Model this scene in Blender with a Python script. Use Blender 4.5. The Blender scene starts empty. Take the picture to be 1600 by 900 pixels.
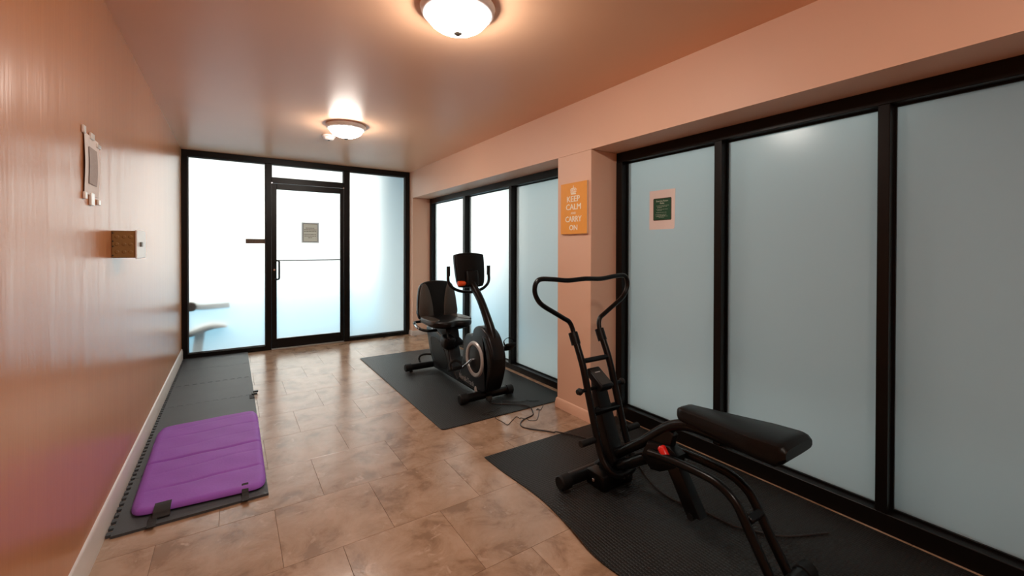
import bpy, bmesh, math, random
from mathutils import Vector, Matrix

random.seed(7)
sc = bpy.context.scene
COL = sc.collection
PI = math.pi

# ------------------------------------------------------------------ camera
CAMP = Vector((0.4906, 0.0, 1.3063))
R3 = Vector((0.83380956, -0.55204732, 0.00232046))
U3 = Vector((0.00170561, 0.00677942, 0.99997556))
F3 = Vector((0.55204956, 0.83378522, -0.00659432))
cam_d = bpy.data.cameras.new('camera')
cam = bpy.data.objects.new('camera', cam_d)
COL.objects.link(cam)
cam.matrix_world = Matrix(((R3.x, U3.x, -F3.x, CAMP.x), (R3.y, U3.y, -F3.y, CAMP.y),
                           (R3.z, U3.z, -F3.z, CAMP.z), (0, 0, 0, 1)))
cam_d.sensor_width = 36.0
cam_d.lens = 660.07 / 1600 * 36.0
cam_d.shift_y = -(450 - 391.82) / 1600
cam_d.clip_start = 0.02
sc.camera = cam

# ------------------------------------------------------------------ world and exposure
world = bpy.data.worlds.new('overcast_sky')
sc.world = world
world.use_nodes = True
wn = world.node_tree.nodes
wn['Background'].inputs['Color'].default_value = (1.0, 0.955, 0.88, 1)
wn['Background'].inputs['Strength'].default_value = 3.7
sc.view_settings.view_transform = 'Standard'
sc.view_settings.look = 'None'
sc.view_settings.exposure = 0.2
sc.view_settings.gamma = 1.0
sc.view_settings.use_curve_mapping = False
sc.cycles.use_denoising = True
sc.cycles.max_bounces = 12
sc.cycles.diffuse_bounces = 6
sc.cycles.glossy_bounces = 4
sc.cycles.transmission_bounces = 8
sc.cycles.transparent_max_bounces = 12
sc.cycles.sample_clamp_indirect = 8.0
LAMP = 80.0        # strength of the ceiling lamp bowls

# ------------------------------------------------------------------ measures (metres)
D = 6.168          # storefront face at the far end
W1, W2 = 2.723, 2.991
H = 2.44
ZB = 2.045         # underside of the header over the right-hand windows
YF = -1.25         # wall behind the camera
YP = 6.0386        # pier front
YC0, YC1 = 2.305, 2.691
GX = W2 + 0.065    # frosted panes, right side
GY = D + 0.05      # frosted panes, far end

# ------------------------------------------------------------------ materials
def srgb(r, g, b):
    f = lambda c: (c / 255 / 12.92) if c / 255 <= 0.04045 else ((c / 255 + 0.055) / 1.055) ** 2.4
    return (f(r), f(g), f(b), 1)

def mat(name):
    m = bpy.data.materials.new(name)
    m.use_nodes = True
    return m, m.node_tree, m.node_tree.nodes['Principled BSDF']

def N(nt, kind, **kw):
    n = nt.nodes.new(kind)
    for k, v in kw.items():
        if k in n.inputs:
            n.inputs[k].default_value = v
        else:
            setattr(n, k, v)
    return n

def plain(name, col, rough=0.5, metal=0.0, noise=0.12, nscale=12, bump=0.0, bscale=200, spec=0.5, coat=0.0):
    m, nt, p = mat(name)
    p.inputs['Roughness'].default_value = rough
    p.inputs['Metallic'].default_value = metal
    p.inputs['Specular IOR Level'].default_value = spec
    p.inputs['Coat Weight'].default_value = coat
    tc = N(nt, 'ShaderNodeTexCoord')
    nz = N(nt, 'ShaderNodeTexNoise', Scale=nscale, Detail=4.0)
    nt.links.new(tc.outputs['Object'], nz.inputs['Vector'])
    mr = N(nt, 'ShaderNodeMapRange')
    mr.inputs['To Min'].default_value = 1 - noise
    mr.inputs['To Max'].default_value = 1 + noise
    nt.links.new(nz.outputs['Fac'], mr.inputs['Value'])
    mx = N(nt, 'ShaderNodeVectorMath', operation='SCALE')
    mx.inputs[0].default_value = col[:3]
    nt.links.new(mr.outputs['Result'], mx.inputs['Scale'])
    nt.links.new(mx.outputs['Vector'], p.inputs['Base Color'])
    if bump:
        nb = N(nt, 'ShaderNodeTexNoise', Scale=bscale, Detail=3.0)
        nt.links.new(tc.outputs['Object'], nb.inputs['Vector'])
        b = N(nt, 'ShaderNodeBump', Strength=bump, Distance=0.002)
        nt.links.new(nb.outputs['Fac'], b.inputs['Height'])
        nt.links.new(b.outputs['Normal'], p.inputs['Normal'])
    return m

def paint(name, col, rough, stretch, bump, dist, spec):
    """semi-gloss salmon wall paint; stretch gives the roller streaks their direction"""
    m, nt, p = mat(name)
    tc = N(nt, 'ShaderNodeTexCoord')
    mp = N(nt, 'ShaderNodeMapping')
    mp.inputs['Scale'].default_value = stretch
    nt.links.new(tc.outputs['Object'], mp.inputs['Vector'])
    n1 = N(nt, 'ShaderNodeTexNoise', Scale=1.0, Detail=5.0, Roughness=0.55)
    nt.links.new(mp.outputs['Vector'], n1.inputs['Vector'])
    n2 = N(nt, 'ShaderNodeTexNoise', Scale=1.3, Detail=2.0)
    nt.links.new(tc.outputs['Object'], n2.inputs['Vector'])
    mr = N(nt, 'ShaderNodeMapRange')
    mr.inputs['To Min'].default_value = 0.95
    mr.inputs['To Max'].default_value = 1.05
    nt.links.new(n2.outputs['Fac'], mr.inputs['Value'])
    vm = N(nt, 'ShaderNodeVectorMath', operation='SCALE')
    vm.inputs[0].default_value = col
    nt.links.new(mr.outputs['Result'], vm.inputs['Scale'])
    nt.links.new(vm.outputs['Vector'], p.inputs['Base Color'])
    p.inputs['Roughness'].default_value = rough
    p.inputs['Specular IOR Level'].default_value = spec
    b = N(nt, 'ShaderNodeBump', Strength=bump, Distance=dist)
    nt.links.new(n1.outputs['Fac'], b.inputs['Height'])
    nt.links.new(b.outputs['Normal'], p.inputs['Normal'])
    return m

M = {}
M['wall'] = paint('darkened_terracotta_paint', (0.50, 0.205, 0.085), 0.27, (5, 5, 0.5), 0.5, 0.012, 0.5)  # base colour darkened to bring the left wall's brightness down
M['ceil'] = paint('salmon_ceiling_paint', (0.86, 0.515, 0.32), 0.36, (1.6, 0.7, 1), 0.35, 0.012, 0.22)  # base colour lightened to make up for weak light on the ceiling
M['flat'] = paint('salmon_satin_paint', (0.72, 0.455, 0.32), 0.5, (8, 8, 8), 0.15, 0.002, 0.5)
M['bronze'] = plain('dark_bronze_aluminium', (0.0042, 0.0032, 0.0026), 0.36, 0.0, 0.1, 6, spec=0.22)
M['bead'] = plain('grey_glazing_gasket', (0.10, 0.11, 0.115), 0.35, 0.3, 0.1)
M['skirt_white'] = plain('off_white_gloss_trim', (0.60, 0.53, 0.48), 0.35, 0, 0.06, 8)
M['black'] = plain('black_powder_coat', (0.0025, 0.0025, 0.0027), 0.30, 0, 0.1, 20, spec=0.25)
M['blackplastic'] = plain('black_moulded_plastic', (0.003, 0.0031, 0.0034), 0.38, 0, 0.1, 25, 0.2, 500, spec=0.2)
M['shroud'] = plain('charcoal_plastic_shroud', (0.005, 0.006, 0.0075), 0.33, 0, 0.1, 15, spec=0.3)
M['vinyl'] = plain('black_vinyl_upholstery', (0.0032, 0.0029, 0.0026), 0.36, 0, 0.15, 14, 0.25, 260, spec=0.22)
M['greyvinyl'] = plain('grey_brown_vinyl', (0.045, 0.034, 0.025), 0.42, 0, 0.12, 14, 0.2, 260)
M['rubbercap'] = plain('black_rubber', (0.0035, 0.0035, 0.0035), 0.55, 0, 0.1, 20, spec=0.3)
M['silver'] = plain('silver_painted_ring', (0.42, 0.40, 0.38), 0.38, 0.4, 0.05)
M['chrome'] = plain('bright_steel', (0.62, 0.63, 0.65), 0.22, 1.0, 0.03)
M['orange'] = plain('orange_plastic', (0.80, 0.085, 0.012), 0.35, 0, 0.06)
M['red'] = plain('red_plastic', (0.62, 0.012, 0.008), 0.3, 0, 0.06)
M['purple'] = plain('purple_fleece_mat', (0.27, 0.085, 0.46), 0.62, 0, 0.12, 7, 0.35, 90, 0.35)
M['strap'] = plain('black_webbing', (0.012, 0.011, 0.011), 0.7, 0, 0.15, 60, 0.3, 400)
M['foam'] = plain('grey_eva_foam', (0.060, 0.067, 0.074), 0.5, 0, 0.16, 5, 0.35, 180, spec=0.25)
M['white'] = plain('white_enamel', (0.78, 0.77, 0.75), 0.35, 0, 0.03)
M['lampring'] = plain('white_enamel_ring', (0.86, 0.88, 0.90), 0.35, 0.0, 0.02)
M['paper'] = plain('white_paper', (0.72, 0.62, 0.56), 0.6, 0, 0.04)
M['paperback'] = plain('cream_paper', (0.84, 0.74, 0.70), 0.6, 0, 0.04)
M['tape'] = plain('clear_glossy_tape', (0.86, 0.84, 0.80), 0.12, 0, 0.02)
M['print'] = plain('grey_print', (0.36, 0.28, 0.24), 0.65, 0, 0.25, 160)
M['brownbox'] = plain('brown_painted_steel', (0.27, 0.155, 0.055), 0.35, 0, 0.12, 20)
M['darkhole'] = plain('dark_recess', (0.02, 0.018, 0.015), 0.6)
M['greyswitch'] = plain('grey_switch', (0.18, 0.17, 0.15), 0.4)
M['posteror'] = plain('orange_canvas_print', (0.82, 0.335, 0.03), 0.55, 0, 0.04, 30, 0.25, 700)
M['posterwh'] = plain('pale_print', (0.93, 0.84, 0.66), 0.55, 0, 0.02)
M['canvas'] = plain('raw_canvas_edge', (0.70, 0.52, 0.36), 0.7, 0, 0.08, 60)
M['green'] = plain('dark_green_print', (0.008, 0.085, 0.045), 0.4, 0, 0.08)
M['greenedge'] = plain('dark_frame_line', (0.055, 0.035, 0.018), 0.4)
M['palegreen'] = plain('pale_green_lettering', (0.45, 0.55, 0.46), 0.5)
M['notice'] = plain('taupe_paper', (0.33, 0.27, 0.21), 0.6, 0, 0.05)
M['noticeedge'] = plain('grey_notice_margin', (0.27, 0.245, 0.235), 0.6, 0, 0.04)
M['noticeline'] = plain('brown_notice_ink', (0.10, 0.065, 0.035), 0.6)
M['plaque'] = plain('brown_grey_plaque', (0.13, 0.095, 0.07), 0.45)
M['cable'] = plain('black_cable', (0.014, 0.011, 0.010), 0.4)
M['concrete'] = plain('blue_tinted_ground', (0.06, 0.27, 0.42), 0.85, 0, 0.12, 3)
M['render'] = plain('grey_added_outside', (0.23, 0.29, 0.31), 0.85, 0, 0.1, 3)
M['grout'] = plain('dark_grout', (0.15, 0.095, 0.06), 0.8)
M['alu'] = plain('threshold_aluminium', (0.5, 0.45, 0.40), 0.35, 0.8, 0.05)

def thin_sheet(name, col, back):
    m, nt, p = mat(name)
    out = [n for n in nt.nodes if n.type == 'OUTPUT_MATERIAL'][0]
    nt.nodes.remove(p)
    nz = N(nt, 'ShaderNodeTexNoise', Scale=40.0)
    mr = N(nt, 'ShaderNodeMapRange')
    mr.inputs['To Min'].default_value = 0.95; mr.inputs['To Max'].default_value = 1.05
    nt.links.new(nz.outputs['Fac'], mr.inputs['Value'])
    d = N(nt, 'ShaderNodeBsdfDiffuse'); t = N(nt, 'ShaderNodeBsdfTranslucent')
    for n in (d, t):
        v = N(nt, 'ShaderNodeVectorMath', operation='SCALE')
        v.inputs[0].default_value = col
        nt.links.new(mr.outputs['Result'], v.inputs['Scale'])
        nt.links.new(v.outputs['Vector'], n.inputs['Color'])
    x = N(nt, 'ShaderNodeMixShader'); x.inputs['Fac'].default_value = back
    nt.links.new(d.outputs[0], x.inputs[1]); nt.links.new(t.outputs[0], x.inputs[2])
    nt.links.new(x.outputs[0], out.inputs['Surface'])
    return m
M['notice'] = thin_sheet('taupe_thin_paper', (0.50, 0.43, 0.35), 0.5)
M['noticeedge'] = thin_sheet('grey_thin_paper', (0.46, 0.43, 0.42), 0.5)

def rubber_mat():
    m, nt, p = mat('raised_dot_rubber')
    tc = N(nt, 'ShaderNodeTexCoord')
    sp = N(nt, 'ShaderNodeSeparateXYZ')
    nt.links.new(tc.outputs['Object'], sp.inputs['Vector'])
    k = 2 * PI / 0.032
    def mth(op, a, b=None):
        n = N(nt, 'ShaderNodeMath', operation=op)
        for i, v in enumerate((a, b)):
            if v is None: continue
            if isinstance(v, (int, float)): n.inputs[i].default_value = v
            else: nt.links.new(v, n.inputs[i])
        return n.outputs[0]
    sx = mth('SINE', mth('MULTIPLY', sp.outputs['X'], k))
    sy = mth('SINE', mth('MULTIPLY', sp.outputs['Y'], k))
    pr = mth('MULTIPLY', sx, sy)
    ab = mth('ABSOLUTE', pr)
    hi = mth('SMOOTH_MIN', ab, 0.55)
    b = N(nt, 'ShaderNodeBump', Strength=0.9, Distance=0.004)
    nt.links.new(hi, b.inputs['Height'])
    nt.links.new(b.outputs['Normal'], p.inputs['Normal'])
    nz = N(nt, 'ShaderNodeTexNoise', Scale=3.0, Detail=5.0)
    nt.links.new(tc.outputs['Object'], nz.inputs['Vector'])
    cr = N(nt, 'ShaderNodeValToRGB')
    cr.color_ramp.elements[0].color = (0.0085, 0.0076, 0.0066, 1)
    cr.color_ramp.elements[1].color = (0.017, 0.0155, 0.0138, 1)
    nt.links.new(nz.outputs['Fac'], cr.inputs['Fac'])
    nt.links.new(cr.outputs['Color'], p.inputs['Base Color'])
    p.inputs['Roughness'].default_value = 0.42
    p.inputs['Specular IOR Level'].default_value = 0.28
    return m
M['rubber'] = rubber_mat()

def tile_mat():
    m, nt, p = mat('mottled_stone_look_tile')
    tc = N(nt, 'ShaderNodeTexCoord')
    oi = N(nt, 'ShaderNodeObjectInfo')
    cx = N(nt, 'ShaderNodeCombineXYZ')
    mu = N(nt, 'ShaderNodeMath', operation='MULTIPLY')
    mu.inputs[1].default_value = 57.0
    nt.links.new(oi.outputs['Random'], mu.inputs[0])
    for k in ('X', 'Y', 'Z'):
        nt.links.new(mu.outputs[0], cx.inputs[k])
    ad = N(nt, 'ShaderNodeVectorMath', operation='ADD')
    nt.links.new(tc.outputs['Object'], ad.inputs[0])
    nt.links.new(cx.outputs['Vector'], ad.inputs[1])
    big = N(nt, 'ShaderNodeTexNoise', Scale=5.5, Detail=10.0, Roughness=0.66, Distortion=0.45)
    nt.links.new(ad.outputs[0], big.inputs['Vector'])
    vor = N(nt, 'ShaderNodeTexNoise', Scale=15.0, Detail=4.0, Distortion=0.6)
    nt.links.new(ad.outputs[0], vor.inputs['Vector'])
    cr = N(nt, 'ShaderNodeValToRGB')
    e = cr.color_ramp.elements
    e[0].position = 0.38; e[0].color = (0.235, 0.138, 0.080, 1)
    e[1].position = 0.62; e[1].color = (0.405, 0.27, 0.182, 1)
    a = e.new(0.435); a.color = (0.29, 0.178, 0.108, 1)
    a = e.new(0.49); a.color = (0.335, 0.212, 0.133, 1)
    nt.links.new(big.outputs['Fac'], cr.inputs['Fac'])
    cr2 = N(nt, 'ShaderNodeValToRGB')
    e2 = cr2.color_ramp.elements
    e2[0].position = 0.62; e2[0].color = (0, 0, 0, 1)
    e2[1].position = 0.72; e2[1].color = (1, 1, 1, 1)
    nt.links.new(vor.outputs['Fac'], cr2.inputs['Fac'])
    mx = N(nt, 'ShaderNodeMix', data_type='RGBA')
    nt.links.new(cr2.outputs['Color'], mx.inputs['Factor'])
    nt.links.new(cr.outputs['Color'], mx.inputs['A'])
    mx.inputs['B'].default_value = (0.44, 0.30, 0.21, 1)
    hs = N(nt, 'ShaderNodeHueSaturation')
    mr = N(nt, 'ShaderNodeMapRange')
    mr.inputs['To Min'].default_value = 0.95
    mr.inputs['To Max'].default_value = 1.05
    nt.links.new(oi.outputs['Random'], mr.inputs['Value'])
    nt.links.new(mr.outputs['Result'], hs.inputs['Value'])
    nt.links.new(mx.outputs['Result'], hs.inputs['Color'])
    nt.links.new(hs.outputs['Color'], p.inputs['Base Color'])
    p.inputs['Roughness'].default_value = 0.22
    p.inputs['Specular IOR Level'].default_value = 0.8
    b = N(nt, 'ShaderNodeBump', Strength=0.35, Distance=0.004)
    nt.links.new(big.outputs['Fac'], b.inputs['Height'])
    nt.links.new(b.outputs['Normal'], p.inputs['Normal'])
    return m
M['tile'] = tile_mat()

def frosted():
    """white frosting film on the room side of the glass"""
    m, nt, p = mat('frosted_glass_film')
    nt.nodes.remove(p)
    out = [n for n in nt.nodes if n.type == 'OUTPUT_MATERIAL'][0]
    tl = N(nt, 'ShaderNodeBsdfTranslucent')
    tl.inputs['Color'].default_value = (0.84, 0.88, 0.89, 1)
    rf = N(nt, 'ShaderNodeBsdfRefraction')
    rf.inputs['Color'].default_value = (0.93, 0.97, 0.98, 1)
    rf.inputs['Roughness'].default_value = 0.62
    rf.inputs['IOR'].default_value = 1.25
    mx = N(nt, 'ShaderNodeMixShader')
    mx.inputs['Fac'].default_value = 0.5
    nt.links.new(tl.outputs[0], mx.inputs[1])
    nt.links.new(rf.outputs[0], mx.inputs[2])
    df = N(nt, 'ShaderNodeBsdfDiffuse')
    df.inputs['Color'].default_value = (0.62, 0.66, 0.66, 1)
    mx1 = N(nt, 'ShaderNodeMixShader')
    mx1.inputs['Fac'].default_value = 0.22
    nt.links.new(mx.outputs[0], mx1.inputs[1])
    nt.links.new(df.outputs[0], mx1.inputs[2])
    gl = N(nt, 'ShaderNodeBsdfGlossy')
    gl.inputs['Roughness'].default_value = 0.22
    fr = N(nt, 'ShaderNodeFresnel')
    fr.inputs['IOR'].default_value = 1.4
    mx2 = N(nt, 'ShaderNodeMixShader')
    nt.links.new(fr.outputs[0], mx2.inputs['Fac'])
    nt.links.new(mx1.outputs[0], mx2.inputs[1])
    nt.links.new(gl.outputs[0], mx2.inputs[2])
    nt.links.new(mx2.outputs[0], out.inputs['Surface'])
    return m
M['frost'] = frosted()

def clearglass():
    m, nt, p = mat('clear_glass_body')
    nt.nodes.remove(p)
    out = [n for n in nt.nodes if n.type == 'OUTPUT_MATERIAL'][0]
    tr = N(nt, 'ShaderNodeBsdfTransparent')
    tr.inputs['Color'].default_value = (0.95, 0.985, 0.98, 1)
    nt.links.new(tr.outputs[0], out.inputs['Surface'])
    return m
M['clear'] = clearglass()

def lampglass():
    m, nt, p = mat('lit_opal_glass')
    p.inputs['Base Color'].default_value = (0.9, 0.9, 0.88, 1)
    p.inputs['Emission Color'].default_value = (1.0, 0.91, 0.82, 1)
    p.inputs['Emission Strength'].default_value = LAMP
    p.inputs['Roughness'].default_value = 0.3
    return m
M['lamp'] = lampglass()

# ------------------------------------------------------------------ mesh helpers
def add_box(bm, lo, hi, bev=0.0, seg=2):
    lo, hi = Vector(lo), Vector(hi)
    r = bmesh.ops.create_cube(bm, size=1.0)
    vs = r['verts']
    c, s = (lo + hi) / 2, hi - lo
    for v in vs:
        v.co = Vector((v.co.x * s.x, v.co.y * s.y, v.co.z * s.z)) + c
    if bev:
        es = list({e for v in vs for e in v.link_edges})
        bmesh.ops.bevel(bm, geom=es, offset=bev, segments=seg, affect='EDGES', profile=0.5)

def box(lo, hi, bev=0.0, seg=2):
    bm = bmesh.new()
    add_box(bm, lo, hi, bev, seg)
    return bm

def obox(c, size, rot, bev=0.0, seg=2):
    """box about c, rotated by Matrix rot"""
    bm = bmesh.new()
    s = Vector(size) / 2
    add_box(bm, -s, s, bev, seg)
    bm.transform(Matrix.Translation(Vector(c)) @ rot.to_4x4())
    return bm

def smooth_path(pts, n=6):
    P = [Vector(p) for p in pts]
    if len(P) < 3: return P
    out = []
    for i in range(len(P) - 1):
        p0 = P[i - 1] if i else 2 * P[0] - P[1]
        p1, p2 = P[i], P[i + 1]
        p3 = P[i + 2] if i + 2 < len(P) else 2 * P[-1] - P[-2]
        for k in range(n):
            t = k / n
            out.append(0.5 * ((2 * p1) + (p2 - p0) * t + (2 * p0 - 5 * p1 + 4 * p2 - p3) * t * t
                              + (3 * p1 - p0 - 3 * p2 + p3) * t ** 3))
    out.append(P[-1])
    return out

def add_tube(bm, pts, r, seg=12, smooth=0, flat=1.0, up=None, radii=None):
    P = smooth_path(pts, smooth) if smooth else [Vector(p) for p in pts]
    n = len(P)
    T = [(P[min(i + 1, n - 1)] - P[max(i - 1, 0)]).normalized() for i in range(n)]
    ref = Vector(up) if up else (Vector((0, 0, 1)) if abs(T[0].z) < 0.9 else Vector((1, 0, 0)))
    nrm = (ref - T[0] * ref.dot(T[0])).normalized()
    rings = []
    for i in range(n):
        nrm = (nrm - T[i] * nrm.dot(T[i])).normalized()
        bn = T[i].cross(nrm)
        rr = r
        if radii:
            f = i / (n - 1) * (len(radii) - 1)
            j = min(int(f), len(radii) - 2)
            rr = radii[j] + (radii[j + 1] - radii[j]) * (f - j)
        rings.append([bm.verts.new(P[i] + (nrm * math.cos(a) + bn * math.sin(a) * flat) * rr)
                      for a in (2 * PI * k / seg for k in range(seg))])
    for a, b in zip(rings, rings[1:]):
        for k in range(seg):
            bm.faces.new((a[k], a[(k + 1) % seg], b[(k + 1) % seg], b[k]))
    bm.faces.new(rings[0][::-1])
    bm.faces.new(rings[-1])

def tube(pts, r, seg=12, smooth=0, **kw):
    bm = bmesh.new()
    add_tube(bm, pts, r, seg, smooth, **kw)
    return bm

def lathe(prof, loc, axis='Z', seg=40, flip=1):
    """profile of (radius, height) pairs"""
    bm = bmesh.new()
    rings = []
    for r, h in prof:
        if r < 1e-6:
            rings.append([bm.verts.new((0, 0, h))])
        else:
            rings.append([bm.verts.new((r * math.cos(2 * PI * k / seg), r * math.sin(2 * PI * k / seg), h)) for k in range(seg)])
    for a, b in zip(rings, rings[1:]):
        for k in range(seg):
            k2 = (k + 1) % seg
            if len(a) == 1 and len(b) == 1: continue
            if len(a) == 1: bm.faces.new((a[0], b[k], b[k2]))
            elif len(b) == 1: bm.faces.new((a[k], a[k2], b[0]))
            else: bm.faces.new((a[k], a[k2], b[k2], b[k]))
    R = Matrix.Identity(4)
    if axis == 'X': R = Matrix.Rotation(PI / 2, 4, 'Y')
    if axis == 'Y': R = Matrix.Rotation(PI / 2, 4, 'X')
    bm.transform(Matrix.Translation(Vector(loc)) @ R)
    bmesh.ops.recalc_face_normals(bm, faces=bm.faces)
    return bm

def prism(poly, a, b, plane='YZ', bev=0.0, seg=2):
    """polygon extruded from a to b; plane says which axes the polygon lies in"""
    def P(u, v, w):
        return {'YZ': (w, u, v), 'XY': (u, v, w), 'XZ': (u, w, v)}[plane]
    bm = bmesh.new()
    A = [bm.verts.new(P(u, v, a)) for u, v in poly]
    B = [bm.verts.new(P(u, v, b)) for u, v in poly]
    n = len(poly)
    fa = bm.faces.new(A); fb = bm.faces.new(B[::-1])
    for i in range(n):
        bm.faces.new((A[i], B[i], B[(i + 1) % n], A[(i + 1) % n]))
    bmesh.ops.recalc_face_normals(bm, faces=bm.faces)
    if bev:
        es = list(set(fa.edges) | set(fb.edges))
        bmesh.ops.bevel(bm, geom=es, offset=bev, segments=seg, affect='EDGES', profile=0.5)
    return bm

def rounded(poly, n=5):
    """smooth closed outline through the given corners"""
    P = [Vector((*p, 0)) for p in poly]
    m = len(P)
    out = []
    for i in range(m):
        p0, p1, p2, p3 = P[i - 1], P[i], P[(i + 1) % m], P[(i + 2) % m]
        for k in range(n):
            t = k / n
            q = 0.5 * ((2 * p1) + (p2 - p0) * t + (2 * p0 - 5 * p1 + 4 * p2 - p3) * t * t + (3 * p1 - p0 - 3 * p2 + p3) * t ** 3)
            out.append((q.x, q.y))
    return out

def roundrect(x0, y0, x1, y1, r, n=5):
    out = []
    for cx, cy, a0 in ((x1 - r, y1 - r, 0), (x0 + r, y1 - r, PI / 2), (x0 + r, y0 + r, PI), (x1 - r, y0 + r, 1.5 * PI)):
        for k in range(n + 1):
            a = a0 + PI / 2 * k / n
            out.append((cx + r * math.cos(a), cy + r * math.sin(a)))
    return out

def root_loc(o):
    v = Vector((0, 0, 0))
    while o is not None:
        v += o.location
        o = o.parent
    return v

def obj(name, bm, m, parent=None, loc=None, smooth=True):
    """link a bmesh given in world coordinates as one object; origin at loc (or at the parent's)"""
    org = root_loc(parent) if parent else Vector(loc or (0, 0, 0))
    bm.transform(Matrix.Translation(-org))
    me = bpy.data.meshes.new(name)
    bm.to_mesh(me); bm.free()
    for mm in (m if isinstance(m, (list, tuple)) else [m]):
        me.materials.append(M[mm])
    if smooth:
        me.polygons.foreach_set('use_smooth', [True] * len(me.polygons))
        me.set_sharp_from_angle(angle=math.radians(38))
    o = bpy.data.objects.new(name, me)
    COL.objects.link(o)
    if parent: o.parent = parent
    else: o.location = org
    return o

def thing(name, label, cat, loc=(0, 0, 0), group=None, kind=None):
    o = bpy.data.objects.new(name, None)
    o.empty_display_size = 0.1
    COL.objects.link(o)
    o.location = loc
    return tag(o, label, cat, group, kind)

def tag(o, label, cat, group=None, kind=None):
    o['label'] = label; o['category'] = cat
    if group: o['group'] = group
    if kind: o['kind'] = kind
    return o

def struct(name, bm, m, label, cat, loc=None, smooth=False):
    return tag(obj(name, bm, m, None, loc, smooth), label, cat, kind='structure')

def text_bm(body, size, mtx, depth=0.0006, bold=0.0, width=None, extra=1.0):
    cu = bpy.data.curves.new('lettering', 'FONT')
    cu.body = body; cu.size = size; cu.extrude = depth; cu.align_x = 'CENTER'; cu.align_y = 'CENTER'
    cu.offset = bold; cu.resolution_u = 2; cu.space_character = extra
    t = bpy.data.objects.new('lettering', cu)
    COL.objects.link(t)
    bpy.context.view_layer.update()
    me = bpy.data.meshes.new_from_object(t)
    bm = bmesh.new(); bm.from_mesh(me)
    if width:
        xs = [v.co.x for v in bm.verts]
        s = width / (max(xs) - min(xs))
        c = (max(xs) + min(xs)) / 2
        for v in bm.verts: v.co.x = (v.co.x - c) * s
    bmesh.ops.remove_doubles(bm, verts=bm.verts, dist=1e-6)
    bm.transform(mtx)
    bmesh.ops.recalc_face_normals(bm, faces=bm.faces)
    bpy.data.objects.remove(t); bpy.data.curves.remove(cu); bpy.data.meshes.remove(me)
    return bm

# text on a face looking towards -x (right wall): text x runs towards -y
def face_negx(c): return Matrix.Translation(Vector(c)) @ Matrix(((0, 0, -1, 0), (-1, 0, 0, 0), (0, 1, 0, 0), (0, 0, 0, 1)))
# text on a face looking towards -y
def face_negy(c): return Matrix.Translation(Vector(c)) @ Matrix.Rotation(PI / 2, 4, 'X')

# ================================================================== STRUCTURE
# floor slab with 18 inch tiles laid in half-offset rows
floor = struct('floor', box((-0.1, YF - 0.1, -0.12), (W2 + 0.115, D + 0.1, -0.0025)), 'grout',
               'beige mottled stone-look tile floor laid in half-offset rows', 'floor')
TS, G = 0.4567, 0.0006
tcache = {}
rows = []
y0 = 1.483
k0 = int(math.floor((YF - y0) / TS))
k1 = int(math.ceil((D + 0.1 - y0) / TS))
for k in range(k0, k1):
    ya, yb = y0 + k * TS, y0 + (k + 1) * TS
    xo = 0.8925 if k % 2 == 0 else 0.664
    j = int(math.floor((-xo) / TS)) - 1
    while xo + j * TS < W2 + 0.11:
        xa, xb = xo + j * TS, xo + (j + 1) * TS
        j += 1
        ax, bx = max(xa + G, 0.0), min(xb - G, W2 + 0.11)
        ay, by = max(ya + G, YF), min(yb - G, D + 0.09)
        if bx - ax < 0.02 or by - ay < 0.02: continue
        key = (round(bx - ax, 3), round(by - ay, 3))
        if key not in tcache:
            bm = bmesh.new()
            sx, sy = (bx - ax) / 2, (by - ay) / 2
            add_box(bm, (-sx, -sy, -0.006), (sx, sy, 0))
            tops = [e for e in bm.edges if all(v.co.z > -0.001 for v in e.verts)]
            bmesh.ops.bevel(bm, geom=tops, offset=0.0007, segments=1, affect='EDGES')
            me = bpy.data.meshes.new('floor_tile'); bm.to_mesh(me); bm.free()
            me.materials.append(M['tile'])
            tcache[key] = me
        t = bpy.data.objects.new('floor_tile', tcache[key])
        COL.objects.link(t)
        t.parent = floor
        t.location = ((ax + bx) / 2, (ay + by) / 2, 0)

struct('wall_left', box((-0.12, YF - 0.1, -0.02), (0, D + 0.1, H + 0.05)), 'wall', 'darkened terracotta semi-gloss painted wall on the left of the room', 'wall')
struct('wall_front', box((-0.12, YF - 0.12, -0.02), (W2 + 0.2, YF, H + 0.05)), 'wall', 'salmon painted wall closing the near end of the room', 'wall')
struct('ceiling', box((-0.12, YF - 0.1, H), (W2 + 0.2, D + 0.12, H + 0.12)), 'ceil', 'salmon semi-gloss painted ceiling', 'ceiling')
struct('wall_header', box((W1, YF, ZB), (W2 + 0.2, D + 0.1, H)), 'flat', 'salmon painted header over the right-hand frosted windows', 'wall')
struct('wall_column', box((W1, YC0, -0.01), (W2 + 0.16, YC1, ZB), 0.003, 1), 'flat', 'salmon painted column between the two runs of side windows', 'wall')
struct('wall_pier', box((W1, YP, -0.01), (W2 + 0.16, D + 0.1, ZB), 0.003, 1), 'flat', 'narrow salmon painted pier in the far right corner', 'wall')
struct('wall_right', box((W2 + 0.01, YF, -0.01), (W2 + 0.16, -0.93, ZB)), 'flat', 'salmon painted wall end beside the camera on the right', 'wall')

def skirting(name, poly_fn, m, label):
    struct(name, poly_fn, m, label, 'baseboard', smooth=True)

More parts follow.
